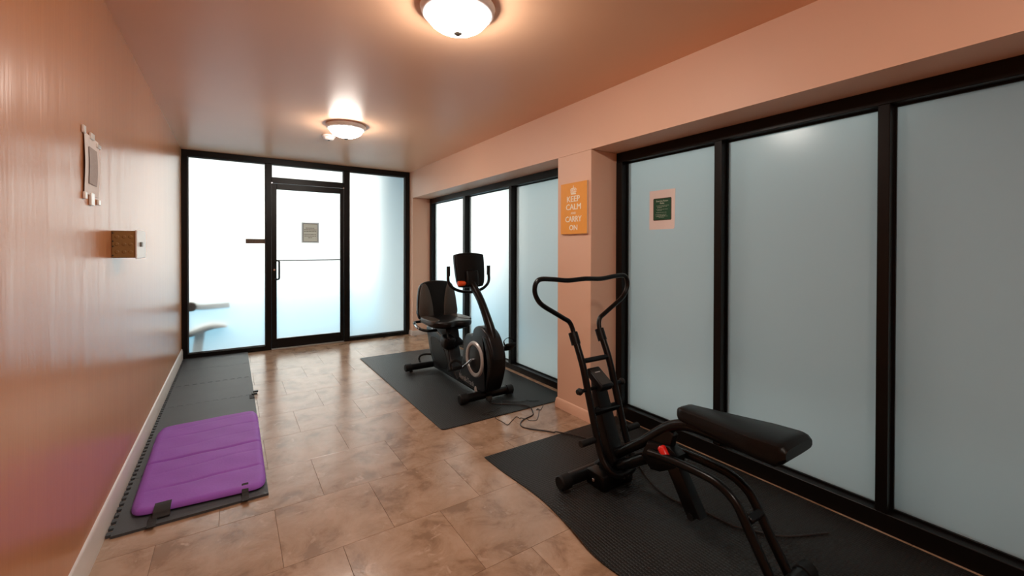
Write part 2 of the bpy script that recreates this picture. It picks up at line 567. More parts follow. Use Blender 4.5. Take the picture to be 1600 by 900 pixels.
def bb_prof(t, h):   # outward thickness, height
    return [(0, 0), (t, 0), (t, h - 0.035), (t * 0.8, h - 0.028), (t * 0.75, h - 0.014), (t * 0.35, h - 0.003), (0, h)]
bm = prism([(x, z) for x, z in bb_prof(0.013, 0.132)], YF, D - 0.001, 'XZ')
skirting('baseboard_left', bm, 'skirt_white', 'off-white moulded baseboard along the left wall')
def wrap_bb(bm, pts, t, h):
    """mitred baseboard along a polyline of (x, y); thickness to the left of travel"""
    P = [Vector((*p, 0)) for p in pts]
    nr = []
    for i in range(len(P)):
        ds = []
        if i: ds.append((P[i] - P[i - 1]).normalized())
        if i < len(P) - 1: ds.append((P[i + 1] - P[i]).normalized())
        ns = [Vector((-d.y, d.x, 0)) for d in ds]
        n = sum(ns, Vector()).normalized()
        nr.append(n / max(0.3, n.dot(ns[0])))
    rings = [[bm.verts.new(p + n * a + Vector((0, 0, z))) for a, z in bb_prof(t, h)] for p, n in zip(P, nr)]
    m = len(rings[0])
    for a, b in zip(rings, rings[1:]):
        for k in range(m):
            bm.faces.new((a[k], b[k], b[(k + 1) % m], a[(k + 1) % m]))
    bm.faces.new(rings[0]); bm.faces.new(rings[-1][::-1])
    bmesh.ops.recalc_face_normals(bm, faces=bm.faces)
bm = bmesh.new(); wrap_bb(bm, [(W2, YC0), (W1, YC0), (W1, YC1), (W2, YC1)][::-1][::-1], 0.013, 0.08)
skirting('baseboard_column', bm, 'flat', 'salmon painted baseboard wrapped around the column')
bm = bmesh.new(); wrap_bb(bm, [(W2, YP), (W1, YP), (W1, D - 0.001)], 0.013, 0.072)
skirting('baseboard_pier', bm, 'skirt_white', 'off-white baseboard around the far right pier')

# ------------------------------------------------------------------ glazing helpers
def pane_bm(lo, hi, axis, sign):
    """glass slab, face towards the room carries the frosting film (material 0), the rest clear (1)"""
    bm = box(lo, hi)
    bm.faces.ensure_lookup_table()
    for f in bm.faces:
        f.normal_update()
        f.material_index = 0 if f.normal[axis] * sign > 0.9 else 1
    return bm

def gasket(x0, z0, x1, z1, w, lo, hi, plane):
    bm = bmesh.new()
    for a, b, c, e in ((x0, z0, x1, z0 + w), (x0, z1 - w, x1, z1), (x0, z0 + w, x0 + w, z1 - w), (x1 - w, z0 + w, x1, z1 - w)):
        if plane == 'XZ': add_box(bm, (a, lo, b), (c, hi, e))
        else: add_box(bm, (lo, a, b), (hi, c, e))
    return bm

# ------------------------------------------------------------------ far end storefront: window_1 and door_1
w1 = thing('window_1', 'dark bronze framed frosted glass storefront across the far end', 'window', (W1 / 2, D, 0), kind='structure')
FD = 0.10
def fr(name, lo, hi, p):
    return obj(name, box(lo, hi, 0.0025, 1), 'bronze', p, smooth=False)
XL, XA, XB, XC, XD, XR = 0.001, 0.056, 0.845, 0.906, 1.782, 1.857
fr('head_rail', (XL, D, 2.368), (W1, D + FD, H), w1)
fr('jamb', (XL, D, 0), (XA, D + FD, 2.368), w1)
fr('jamb', (2.655, D, 0), (W1 - 0.001, D + FD, 2.368), w1)
fr('mullion', (XB, D, 0), (XC, D + FD, 2.368), w1)
fr('mullion', (XD, D, 0), (XR, D + FD, 2.368), w1)
fr('transom_bar', (XC, D, 2.128), (XD, D + FD, 2.197), w1)
fr('sill_rail', (XA, D, 0), (XB, D + FD, 0.058), w1)
fr('sill_rail', (XR, D, 0), (2.655, D + FD, 0.05), w1)
for x0, z0, x1, z1 in ((XA, 0.058, XB, 2.368), (XC, 2.197, XD, 2.368), (XR, 0.05, 2.655, 2.368)):
    pn = obj('pane', pane_bm((x0, GY, z0), (x1, GY + 0.006, z1), 1, -1), ['frost', 'clear'], w1, smooth=False)
    obj('gasket', gasket(x0, z0, x1, z1, 0.011, GY - 0.012, GY - 0.0005, 'XZ'), 'bead', pn, smooth=False)

d1 = thing('door_1', 'dark bronze glass door with frosted pane and pull handle', 'door', ((XC + XD) / 2, D, 0), kind='structure')
dy0, dy1 = D + 0.012, D + 0.057
fr('stile', (XC + 0.003, dy0, 0.012), (0.965, dy1, 2.124), d1)
fr('stile', (1.736, dy0, 0.012), (XD - 0.003, dy1, 2.124), d1)
fr('top_rail', (0.965, dy0, 2.05), (1.736, dy1, 2.124), d1)
fr('bottom_rail', (0.965, dy0, 0.012), (1.736, dy1, 0.134), d1)
dp = obj('pane', pane_bm((0.965, D + 0.03, 0.134), (1.736, D + 0.036, 2.05), 1, -1), ['frost', 'clear'], d1, smooth=False)
obj('handle', tube([(0.95, dy0, 1.135), (0.955, D - 0.045, 1.138), (0.985, D - 0.055, 1.13), (0.988, D - 0.055, 1.08), (0.988, D - 0.055, 0.96),
                    (0.985, D - 0.055, 0.908), (0.955, D - 0.045, 0.90), (0.95, dy0, 0.903)], 0.0105, 12, 5), 'black', d1)
obj('push_bar', box((0.965, D + 0.020, 1.132), (1.736, D + 0.0295, 1.146)), 'bead', d1, smooth=False)
obj('lock_cylinder', lathe([(0, 0.008), (0.012, 0.008), (0.014, 0.0), (0.014, -0.01)], (0.938, D + 0.008, 1.02), 'Y', 20), 'chrome', d1)
obj('threshold', box((XC, D - 0.03, 0.0005), (XD, D + FD, 0.009), 0.002, 1), 'alu', d1, smooth=False)
for x in (XC + 0.006, XD - 0.006):
    obj('pivot', lathe([(0, 0.006), (0.008, 0.006), (0.008, 0)], (x, D - 0.001, 2.128), 'Y', 12), 'chrome', d1)

# ------------------------------------------------------------------ side windows
def side_run(name, label, ys, zs, top):
    """ys: list of (y_hi, y_lo) members from far to near; panes fill the gaps"""
    w = thing(name, label, 'window', (W2, (ys[0][0] + ys[-1][1]) / 2, 0), kind='structure')
    x0, x1 = W2, W2 + 0.115
    ya, yb = ys[-1][1], ys[0][0]
    fr('head_rail', (x0, ya, top), (x1, yb, ZB), w)
    fr('sill_rail', (x0, ya, 0), (x1, yb, zs), w)
    for i, (h, l) in enumerate(ys):
        fr('jamb' if i in (0, len(ys) - 1) else 'mullion', (x0 - 0.002, l, zs), (x1, h, top), w)
    for (h0, l0), (h1, l1) in zip(ys, ys[1:]):
        pn = obj('pane', pane_bm((GX, h1, zs), (GX + 0.006, l0, top), 0, -1), ['frost', 'clear'], w, smooth=False)
        obj('gasket', gasket(h1, zs, l0, top, 0.010, GX - 0.012, GX - 0.0005, 'YZ'), 'bronze', pn, smooth=False)
    return w
side_run('window_2', 'three bright frosted panes in dark bronze frame behind the recumbent bike',
         [(YP - 0.001, 5.985), (4.938, 4.876), (3.839, 3.791), (2.75, YC1 + 0.001)], 0.06, 1.972)
side_run('window_3', 'large dim frosted panes in dark bronze frame behind the padded bench machine',
         [(YC0 - 0.001, 2.245), (1.50, 1.453), (0.702, 0.658), (-0.10, -0.147), (-0.88, -0.93)], 0.088, 1.970)

# ------------------------------------------------------------------ added outside shapes that shade and tint the panes, seen only as blur
struct('ground_outside', box((-12, -8, -0.3), (16, 24, -0.13)), 'concrete', 'unseen ground outside, blue put in to tint the lower panes', 'ground')  # blue is put into the ground to turn the lower panes cyan
struct('added_ground_strip', box((W2 + 0.2, -4.0, -0.13), (W2 + 2.3, 5.0, -0.11)), 'render', 'added unseen grey ground strip outside the side windows', 'ground')  # added strip, grey so the near panes lose the cyan
struct('added_shade_wall', box((W2 + 2.3, -4.0, -0.13), (W2 + 2.5, 6.2, 4.6)), 'render', 'added unseen grey wall dimming the side windows', 'wall')  # unseen wall added to dim the side panes
struct('added_shade_canopy', prism([(W2 + 0.2, -4.0), (W2 + 2.3, -4.0), (W2 + 2.3, 1.0), (W2 + 1.6, 1.0), (W2 + 0.6, 2.6), (W2 + 0.45, 6.0), (W2 + 0.2, 6.0)], 2.55, 2.7, 'XY'), 'render', 'added unseen grey slab shading the side windows', 'canopy')  # added slab, outline shaped to grade the side panes darker towards the camera
struct('added_shade_fin', box((W1 + 0.02, D + 0.25, -0.13), (W2 + 0.1, D + 2.2, 2.6)), 'render', 'added unseen grey fin shading the far right pane', 'wall')  # added fin, out of view, shades the right-hand far pane
struct('added_shade_eaves', box((-1.2, D + 0.12, 2.62), (W2 + 0.2, D + 1.7, 2.76)), 'render', 'added unseen grey slab dimming the far storefront', 'canopy')  # added slab, keeps sky off the ground and dims the lower panes
struct('added_passage_end', box((W2 + 0.2, -4.2, -0.13), (W2 + 2.5, -4.0, 2.55)), 'render', 'unseen grey end wall of the added side passage', 'wall')  # closes the added passage behind the camera

# ================================================================== CEILING FIXTURES
def ceiling_lamp(x, y, label):
    t = thing('ceiling_lamp', label, 'lamp', (x, y, H), 'flush ceiling lamps')
    obj('ring', lathe([(0.155, 0), (0.172, -0.002), (0.176, -0.008), (0.170, -0.030), (0.160, -0.040), (0.146, -0.043), (0.146, -0.030)], (x, y, H), seg=56), 'lampring', t)
    prof = [(0.146 * math.cos(a), -0.035 - 0.080 * math.sin(a)) for a in [PI / 2 * k / 12 for k in range(13)]]
    prof[-1] = (0.0, -0.115)
    g = obj('glass_bowl', lathe(prof, (x, y, H), seg=56), 'lamp', t)
    obj('finial', lathe([(0.0, -0.134), (0.010, -0.132), (0.020, -0.124), (0.018, -0.110)], (x, y, H), seg=20), 'greyswitch', t)
    return t
ceiling_lamp(1.38, 1.81, 'lit white glass bowl ceiling lamp nearest the camera, cut by the top edge')
ceiling_lamp(1.375, 4.13, 'lit white glass bowl ceiling lamp next to the smoke detector')
ceiling_lamp(1.38, -0.51, 'added unseen ceiling lamp behind the camera, brightening the near end')  # extra lamp added out of view to lift the dark near end
t = thing('smoke_detector', 'small round smoke detector on the ceiling behind the far lamp', 'smoke detector', (1.308, 4.60, H))
obj('base', lathe([(0.0, 0), (0.066, 0), (0.066, -0.012), (0.058, -0.016), (0, -0.016)], (1.308, 4.60, H), seg=32), 'paperback', t)
obj('head', lathe([(0.054, -0.016), (0.050, -0.034), (0.038, -0.044), (0.020, -0.047), (0, -0.047)], (1.308, 4.60, H), seg=32), 'paperback', t)
obj('sensor', lathe([(0.013, -0.046), (0.012, -0.051), (0, -0.052)], (1.308, 4.60, H), seg=16), 'darkhole', t)

# ================================================================== FLOOR MATS
def mat_thing(name, label, poly, th, m, cat='mat'):
    xs = [p[0] for p in poly]; ys = [p[1] for p in poly]
    o = obj(name, prism(poly, 0.0005, th, 'XY', 0.0025, 2), m, None, ((min(xs) + max(xs)) / 2, (min(ys) + max(ys)) / 2, 0))
    return tag(o, label, cat)
p = roundrect(1.737, 2.78, 2.935, 5.125, 0.03, 5)
mat_thing('rubber_mat', 'black textured rubber mat under the recumbent bike', p, 0.007, 'rubber')

def wavy_mat():
    """rubber mat whose long edge is curled and out of line near the camera"""
    x0, x1, ya, yb = 1.795, 2.965, 2.275, -0.12
    nx, ny = 24, 60
    bm = bmesh.new()
    top, bot = [], []
    def edge(y): return x0 + 0.028 * math.exp(-((y - 1.75) / 0.26) ** 2) - 0.034 * math.exp(-((y - 1.28) / 0.20) ** 2)
    for j in range(ny + 1):
        y = ya + (yb - ya) * j / ny
        rt, rb = [], []
        for i in range(nx + 1):
            u = i / nx
            e = edge(y)
            x = e + (x1 - e) * u
            lift = 0.014 * math.exp(-((y - 1.42) / 0.12) ** 2) * math.exp(-(u / 0.05) ** 2)
            rt.append(bm.verts.new((x, y, 0.007 + lift)))
            rb.append(bm.verts.new((x, y, 0.0005 + lift)))
        top.append(rt); bot.append(rb)
    for j in range(ny):
        for i in range(nx):
            bm.faces.new((top[j][i], top[j + 1][i], top[j + 1][i + 1], top[j][i + 1]))
            bm.faces.new((bot[j][i], bot[j][i + 1], bot[j + 1][i + 1], bot[j + 1][i]))
    for j in range(ny):
        bm.faces.new((top[j][0], bot[j][0], bot[j + 1][0], top[j + 1][0]))
        bm.faces.new((top[j][nx], top[j + 1][nx], bot[j + 1][nx], bot[j][nx]))
    for i in range(nx):
        bm.faces.new((top[0][i], top[0][i + 1], bot[0][i + 1], bot[0][i]))
        bm.faces.new((top[ny][i], bot[ny][i], bot[ny][i + 1], top[ny][i + 1]))
    bmesh.ops.recalc_face_normals(bm, faces=bm.faces)
    return bm
tag(obj('rubber_mat', wavy_mat(), 'rubber', None, (2.38, 1.0, 0)), 'black textured rubber mat under the padded bench machine', 'mat')

# six interlocking foam tiles along the left wall
def foam_tile(i, ya, yb, label):
    """puzzle edged foam tile between ya (near) and yb (far)"""
    xl, xr = 0.034, 0.648
    pitch, tw = 0.0555, 0.027
    pts = []
    tooth = 0.019
    # near edge, left to right (notches where the nearer tile's teeth enter)
    pts.append((xl, ya))
    if i > 0:
        n = 10
        for k in range(n):
            c = xl + 0.04 + k * (xr - xl - 0.08) / (n - 1)
            dpt = tooth + (0.007 if i == 4 else 0.0025)
            pts += [(c - tw / 2, ya), (c - tw / 2 - 0.003, ya + dpt), (c + tw / 2 + 0.003, ya + dpt), (c + tw / 2, ya)]
    pts.append((xr, ya))
    pts.append((xr, yb))
    if i < 5:
        n = 10
        for k in reversed(range(n)):
            c = xl + 0.04 + k * (xr - xl - 0.08) / (n - 1)
            pts += [(c + tw / 2 - 0.0015, yb), (c + tw / 2 + 0.0015, yb + tooth), (c - tw / 2 - 0.0015, yb + tooth), (c - tw / 2 + 0.0015, yb)]
    pts.append((xl, yb))
    n = int(round((yb - ya) / 0.0555))
    for k in reversed(range(n)):
        c = ya + (k + 0.5) * (yb - ya) / n
        pts += [(xl, c + tw / 2 - 0.001), (0.0145, c + tw / 2 + 0.002), (0.0145, c - tw / 2 - 0.002), (xl, c - tw / 2 + 0.001)]
    o = obj('foam_tile', prism(pts, 0.0005, 0.0125, 'XY'), 'foam', None, ((xl + xr) / 2, (ya + yb) / 2, 0), smooth=False)
    return tag(o, label, 'mat', 'interlocking foam tiles along the left wall')
FL = ['grey interlocking foam tile under the strapped end of the purple mat',
      'grey interlocking foam tile under the middle of the purple mat',
      'grey interlocking foam tile showing just past the far edge of purple mat',
      'grey interlocking foam tile third from the storefront glass, beside the loose clip',
      'grey interlocking foam tile second from the storefront glass',
      'grey interlocking foam tile touching the storefront frame']
ft = [2.555, 3.12, 3.73, 4.34, 4.95, 5.56, 6.164]
for i in range(6):
    foam_tile(i, ft[i] + 0.0006, ft[i + 1] - 0.0006, FL[i])

# folded purple mat
def purple_mat():
    c = [Vector((0.075, 2.655)), Vector((0.645, 2.60)), Vector((0.650, 3.86)), Vector((0.058, 3.83))]
    nx, ny = 44, 130
    t = thing('exercise_mat', 'folded purple padded exercise mat lying on the foam tiles', 'mat', (0.355, 3.22, 0.0125))
    def pos(u, v):
        # corner rounding: pull edge points in near the corners
        a = c[0].lerp(c[1], u); b = c[3].lerp(c[2], u)
        p = a.lerp(b, v)
        return p
    def outline(u, v):
        # superellipse remap of the unit square for rounded corners
        x, y = 2 * u - 1, 2 * v - 1
        m = max(abs(x), abs(y))
        if m < 1e-6: return u, v
        r = (abs(x / m) ** 12 + abs(y / m) ** 12) ** (1 / 12)
        x2, y2 = x / r, y / r
        return (x2 + 1) / 2, (y2 + 1) / 2
    creases = [(3.21, 0.013, 0.009, 0.0), (2.858, 0.007, 0.008, 0.15), (3.58, 0.004, 0.008, 0.4), (3.06, 0.0025, 0.009, 0.9), (3.40, 0.002, 0.009, 0.9), (3.74, 0.0025, 0.008, 0.9)]
    bm = bmesh.new()
    T, B = [], []
    for j in range(ny + 1):
        rt, rb = [], []
        for i in range(nx + 1):
            u, v = i / nx, j / ny
            u2, v2 = outline(u, v)
            p = pos(u2, v2)
            e = min(u, 1 - u, (v) * 2.0, (1 - v) * 2.0)
            h = 0.038 * min(1, (e / 0.04)) ** 0.4 if e > 0 else 0.0
            z = 0.018 + 0.5 * h
            for yc, dp_, wd, sk in creases:
                yy = p.y + 0.02 * math.sin(p.x * 9) * sk - 0.01 * p.x
                z -= dp_ * math.exp(-((yy - yc) / wd) ** 2) * (1 if sk == 0 else min(1, max(0, (p.x - 0.08) * 6)))
            z += 0.0016 * math.sin(p.x * 23 + p.y * 7) * math.sin(p.y * 19) + 0.0015 * math.sin(p.y * 10.2 + 0.8)
            z += 0.0125 * 0
            rt.append(bm.verts.new((p.x, p.y, z + 0.006)))
            zb = max(0.0135, 0.026 - 0.3 * h - 0.012 * min(1, v * 10))
            rb.append(bm.verts.new((p.x, p.y, zb if e > 0 else 0.022)))
        T.append(rt); B.append(rb)
    for j in range(ny):
        for i in range(nx):
            bm.faces.new((T[j][i], T[j][i + 1], T[j + 1][i + 1], T[j + 1][i]))
            bm.faces.new((B[j][i], B[j + 1][i], B[j + 1][i + 1], B[j][i + 1]))
    per = [(0, i) for i in range(nx)] + [(j, nx) for j in range(ny)] + [(ny, i) for i in range(nx, 0, -1)] + [(j, 0) for j in range(ny, 0, -1)]
    for q, (a, b) in enumerate(per):
        a2, b2 = per[(q + 1) % len(per)]
        bm.faces.new((T[a][b], B[a][b], B[a2][b2], T[a2][b2]))
    bmesh.ops.recalc_face_normals(bm, faces=bm.faces)
    o = obj('pad', bm, 'purple', t, smooth=False)
    for pl in o.data.polygons: pl.use_smooth = True
    def strap(x, w, y_in, y_out, hook):
        P = [(x, y_in, 0.044), (x, 2.66, 0.043), (x, 2.622, 0.036), (x, 2.608, 0.026), (x, 2.595, 0.017), (x, y_out, 0.0152)] if hook else \
            [(x, y_in, 0.016), (x, 2.60, 0.0185), (x, 2.57, 0.017), (x, y_out, 0.0152)]
        S = smooth_path(P, 4)
        bm = bmesh.new()
        r1 = []
        for q in S:
            r1.append([bm.verts.new((q.x + sx * w / 2, q.y, q.z + dz)) for sx, dz in ((-1, 0), (1, 0), (1, 0.003), (-1, 0.003))])
        for a, b in zip(r1, r1[1:]):
            for k in range(4): bm.faces.new((a[k], a[(k + 1) % 4], b[(k + 1) % 4], b[k]))
        bm.faces.new(r1[0]); bm.faces.new(r1[-1][::-1])
        bmesh.ops.recalc_face_normals(bm, faces=bm.faces)
        s = obj('strap', bm, 'strap', t, smooth=False)
        return s
    strap(0.205, 0.065, 2.69, 2.645, True)
    strap(0.175, 0.032, 2.70, 2.53, False)
    strap(0.545, 0.030, 2.66, 2.535, True)
purple_mat()
# loose clip on the foam edge
t = thing('strap_clip', 'small black webbing clip on the right edge of foam tiles', 'clip', (0.645, 4.32, 0.0125))
obj('webbing', box((0.612, 4.235, 0.0125), (0.648, 4.33, 0.0165), 0.001, 1), 'strap', t)
bm = bmesh.new()
add_box(bm, (0.63, 4.33, 0.0125), (0.672, 4.35, 0.026), 0.002, 1)
add_box(bm, (0.63, 4.35, 0.0125), (0.640, 4.415, 0.022), 0.002, 1)
add_box(bm, (0.640, 4.40, 0.0125), (0.682, 4.43, 0.024), 0.002, 1)
obj('buckle', bm, 'blackplastic', t)

# ================================================================== RECUMBENT BIKE
BX = 2.315
bike = thing('recumbent_bike', 'black recumbent exercise bike with silver flywheel ring and orange knob', 'exercise bike', (BX, 3.7, 0.007))
def bar_with_caps(name, xa, xb, y, z, r, capname, p):
    b = obj(name, tube([(xa, y, z), (xb, y, z)], r, 16, flat=1.0), 'black', p)
    for x, s in ((xa, -1), (xb, 1)):
        obj(capname, lathe([(r * 1.02, -0.045), (r * 1.16, -0.043), (r * 1.16, 0.012), (r * 0.95, 0.02), (0, 0.02)] if s > 0 else
                           [(0, -0.02), (r * 0.95, -0.02), (r * 1.16, -0.012), (r * 1.16, 0.043), (r * 1.02, 0.045)], (x, y, z), 'X', 20), 'rubbercap', b)
    return b
bar_with_caps('front_stabilizer', 2.075, 2.555, 3.145, 0.050, 0.036, 'end_cap', bike)
rs = bar_with_caps('rear_stabilizer', 2.005, 2.625, 4.265, 0.055, 0.034, 'end_cap', bike)
for x in (2.05, 2.58):
    obj('leveling_foot', lathe([(0.016, 0.0), (0.018, -0.012), (0.018, -0.018), (0, -0.018)], (x, 4.262, 0.0255), seg=16), 'rubbercap', rs)
obj('main_rail', box((BX - 0.035, 3.10, 0.035), (BX + 0.035, 4.27, 0.085), 0.008), 'black', bike)
obj('rail_track', box((BX - 0.012, 3.42, 0.085), (BX + 0.012, 3.72, 0.094), 0.002, 1), 'chrome', bike)
# front shroud
sp = [(3.445, 0.475), (3.41, 0.53), (3.30, 0.535), (3.27, 0.60), (3.18, 0.635), (3.06, 0.60), (2.985, 0.52), (2.950, 0.40), (2.965, 0.27), (3.03, 0.13), (3.09, 0.085),
      (3.25, 0.062), (3.50, 0.082), (3.54, 0.12), (3.50, 0.26), (3.465, 0.40)]
fs = obj('front_shroud', prism(rounded(sp, 4), BX - 0.065, BX + 0.065, 'YZ', 0.018, 3), 'shroud', bike)
obj('front_cover', prism(rounded([(3.10, 0.56), (3.03, 0.55), (2.958, 0.43), (2.955, 0.30), (3.02, 0.13), (3.06, 0.13), (3.02, 0.32), (3.06, 0.47)], 4), BX - 0.074, BX + 0.074, 'YZ', 0.014, 3), 'blackplastic', bike)
for s in (-1, 1):
    xf = BX + s * 0.065
    ring = [(0.118, 0), (0.122, 0.012), (0.134, 0.017), (0.148, 0.014), (0.156, 0.004), (0.156, 0)]
    r = obj('flywheel_ring', lathe([(a, h * s) for a, h in ring], (xf, 3.238, 0.338), 'X', 48), 'silver', bike)
    obj('flywheel_disc', lathe([(0.119, 0.003 * s), (0.08, 0.008 * s), (0.03, 0.010 * s), (0, 0.010 * s)], (xf, 3.238, 0.338), 'X', 40), 'black', bike)
    # crank and pedal
    dy, dz = (0.155, -0.105) if s < 0 else (-0.155, 0.105)
    cx = BX + s * 0.10
    cr = obj('crank_arm', tube([(BX + s * 0.06, 3.238, 0.338), (cx, 3.238, 0.338), (cx, 3.238 + dy * 0.5, 0.338 + dz * 0.5), (cx + s * 0.012, 3.238 + dy, 0.338 + dz), (cx + s * 0.05, 3.238 + dy, 0.338 + dz)], 0.010, 10), 'chrome', bike)
    pc = Vector((cx + s * 0.085, 3.238 + dy, 0.338 + dz))
    rot = Matrix.Rotation(math.radians(-25 if s < 0 else -35), 3, 'X')
    pd = obj('pedal', obox(pc, (0.10, 0.11, 0.028), rot, 0.006), 'blackplastic', bike)
    st = [pc + rot @ Vector((-0.052, -0.03, 0.0)), pc + rot @ Vector((-0.05, -0.03, 0.045)), pc + rot @ Vector((0, -0.035, 0.07)), pc + rot @ Vector((0.05, -0.03, 0.045)), pc + rot @ Vector((0.052, -0.03, 0))]
    obj('pedal_strap', tube(st, 0.012, 8, 4, flat=0.25), 'rubbercap', pd)
obj('brand_lettering', text_bm('NordicTrack', 0.06, Matrix.Translation((BX - 0.0662, 3.395, 0.118)) @ Matrix.Rotation(math.radians(3), 4, 'X') @ face_negx((0, 0, 0)), width=0.285), 'silver', fs)
obj('bolt_cover', lathe([(0, 0.022), (0.016, 0.018), (0.021, 0.0), (0.021, -0.02)], (BX - 0.055, 3.225, 0.085), 'Z', 20), 'silver', bike)
obj('power_inlet', obox((BX - 0.02, 3.07, 0.04), (0.05, 0.03, 0.03), Matrix.Identity(3), 0.004), 'darkhole', bike)
# neck, console, handlebar
obj('neck', tube([(BX, 3.05, 0.52), (BX, 3.075, 0.60), (BX, 3.165, 0.735), (BX, 3.27, 0.86), (BX, 3.40, 0.965), (BX, 3.435, 1.0)], 0.04, 18, 5, up=(0, 1, 0), radii=[0.052, 0.046, 0.040, 0.038, 0.038, 0.036], flat=0.85), 'black', bike)
crot = Matrix.Rotation(math.radians(-10), 3, 'X')
con = obj('console', (lambda b: (b.transform(Matrix.Translation((BX, 3.465, 1.10)) @ crot.to_4x4()), b)[1])(
    prism(rounded([(-0.125, 0.15), (0, 0.163), (0.125, 0.15), (0.150, 0.12), (0.142, -0.06), (0.125, -0.135), (0.09, -0.155), (-0.09, -0.155), (-0.125, -0.135), (-0.142, -0.06), (-0.150, 0.12)], 3), -0.028, 0.028, 'XZ', 0.014, 3)), 'blackplastic', bike)
obj('screen', obox((BX, 3.465, 1.12) + crot @ Vector((0, 0.029, 0.02)) if False else Vector((BX, 3.465, 1.12)) + crot @ Vector((0, 0.029, 0.02)), (0.2, 0.004, 0.14), crot, 0.001, 1), 'darkhole', con)
obj('console_back', obox(Vector((BX, 3.435, 1.03)) + Vector((0, -0.012, 0)), (0.13, 0.055, 0.15), crot, 0.02, 3), 'blackplastic', con)
obj('knob', lathe([(0, 0.034), (0.014, 0.034), (0.021, 0.026), (0.024, 0.0), (0.024, -0.035), (0.018, -0.04), (0, -0.04)], (BX - 0.10, 3.42, 0.985), 'X', 20), 'orange', con)
hb = [(2.107, 3.475, 1.137), (2.104, 3.475, 1.06), (2.106, 3.47, 1.0), (2.135, 3.463, 0.955), (2.20, 3.455, 0.918), (BX, 3.45, 0.90)]
hbp = hb + [(2 * BX - x, y, z) for x, y, z in hb[-2::-1]]
h = obj('handlebar', tube(hbp, 0.0135, 12, 5), 'black', bike)
for k in (0, -1):
    e = Vector(hbp[k])
    obj('grip', tube([e + Vector((0, 0, 0.002)), e - Vector((0, 0, 0.085))], 0.0165, 12), 'rubbercap', h)
# rear shroud and seat
rsp = [(4.335, 0.46), (4.31, 0.34), (4.24, 0.19), (4.12, 0.075), (3.85, 0.058), (3.62, 0.06), (3.63, 0.10), (3.74, 0.21), (3.80, 0.34), (3.90, 0.40), (4.10, 0.445)]
rsh = obj('rear_shroud', prism(rounded(rsp, 4), BX - 0.065, BX + 0.065, 'YZ', 0.015, 3), 'shroud', bike)
obj('shroud_inset', prism(rounded([(4.22, 0.36), (4.17, 0.21), (4.05, 0.11), (3.85, 0.10), (3.80, 0.20), (3.90, 0.31), (4.05, 0.375)], 4), BX - 0.069, BX + 0.069, 'YZ', 0.003, 1), 'blackplastic', rsh)
obj('seat_rail', obox((BX, 4.03, 0.445), (0.15, 0.62, 0.05), Matrix.Rotation(math.radians(14), 3, 'X'), 0.012), 'shroud', bike)
obj('rail_trim', obox((BX - 0.078, 4.03, 0.45), (0.006, 0.60, 0.014), Matrix.Rotation(math.radians(14), 3, 'X'), 0.002, 1), 'silver', rsh)
obj('seat_bracket', prism([(3.80, 0.40), (4.12, 0.44), (4.16, 0.53), (3.84, 0.53)], BX - 0.07, BX + 0.07, 'YZ', 0.01, 2), 'blackplastic', bike)
obj('bottle_holder', obox((BX - 0.06, 3.80, 0.385), (0.12, 0.15, 0.13), Matrix.Rotation(math.radians(10), 3, 'X'), 0.04, 4), 'blackplastic', bike)
obj('adjust_lever', tube([(BX - 0.03, 3.82, 0.47), (BX - 0.09, 3.74, 0.47), (BX - 0.10, 3.70, 0.43)], 0.009, 10, 4), 'black', bike)
def cushion(poly, z0, z1, bev, plane='XY'):
    return prism(rounded(poly, 4), z0, z1, plane, bev, 4)
seat = obj('seat', cushion([(2.15, 4.20), (2.11, 4.10), (2.10, 3.85), (2.16, 3.74), (2.24, 3.71), (2.315, 3.74), (2.39, 3.71), (2.47, 3.74), (2.53, 3.85), (2.52, 4.10), (2.48, 4.20)], 0.525, 0.592, 0.026), 'vinyl', bike)
for s in (-1, 1):
    pl = [(BX + s * a, b) for a, b in ((0.216, 4.12), (0.219, 3.86), (0.18, 3.80), (0.12, 3.86), (0.11, 4.0), (0.13, 4.15))]
    obj('seat_side_panel', cushion(pl, 0.555, 0.5965, 0.006), 'greyvinyl', seat)
tilt = Matrix.Rotation(math.radians(-9), 4, 'X')
def on_back(bm): bm.transform(Matrix.Translation((BX, 4.185, 0.575)) @ tilt); return bm
bk = obj('backrest', on_back(prism(rounded([(-0.215, 0.0), (-0.222, 0.14), (-0.195, 0.31), (-0.14, 0.368), (0.0, 0.385), (0.14, 0.368), (0.195, 0.31), (0.222, 0.14), (0.215, 0.0), (0.15, -0.018), (0, -0.01), (-0.15, -0.018)], 4), -0.035, 0.035, 'XZ', 0.024, 4)), 'vinyl', bike)
for s in (-1, 1):
    pl = [(s * a, b) for a, b in ((0.205, 0.01), (0.212, 0.14), (0.187, 0.30), (0.14, 0.352), (0.10, 0.30), (0.07, 0.17), (0.06, 0.05), (0.07, 0.0))]
    obj('backrest_side_panel', on_back(prism(rounded(pl, 4), -0.040, -0.015, 'XZ', 0.006, 2)), 'greyvinyl', bk)
obj('backrest_shell', on_back(prism(rounded([(-0.19, 0.02), (-0.195, 0.15), (-0.17, 0.30), (-0.10, 0.35), (0.10, 0.35), (0.17, 0.30), (0.195, 0.15), (0.19, 0.02)], 4), 0.03, 0.05, 'XZ', 0.008, 2)), 'blackplastic', bk)
for s in (-1, 1):
    obj('backrest_post', tube([(BX + s * 0.075, 4.12, 0.46), (BX + s * 0.075, 4.20, 0.50), (BX + s * 0.075, 4.222, 0.56), (BX + s * 0.075, 4.25, 0.72)], 0.013, 10, 4), 'chrome' if s < 0 else 'black', bike)
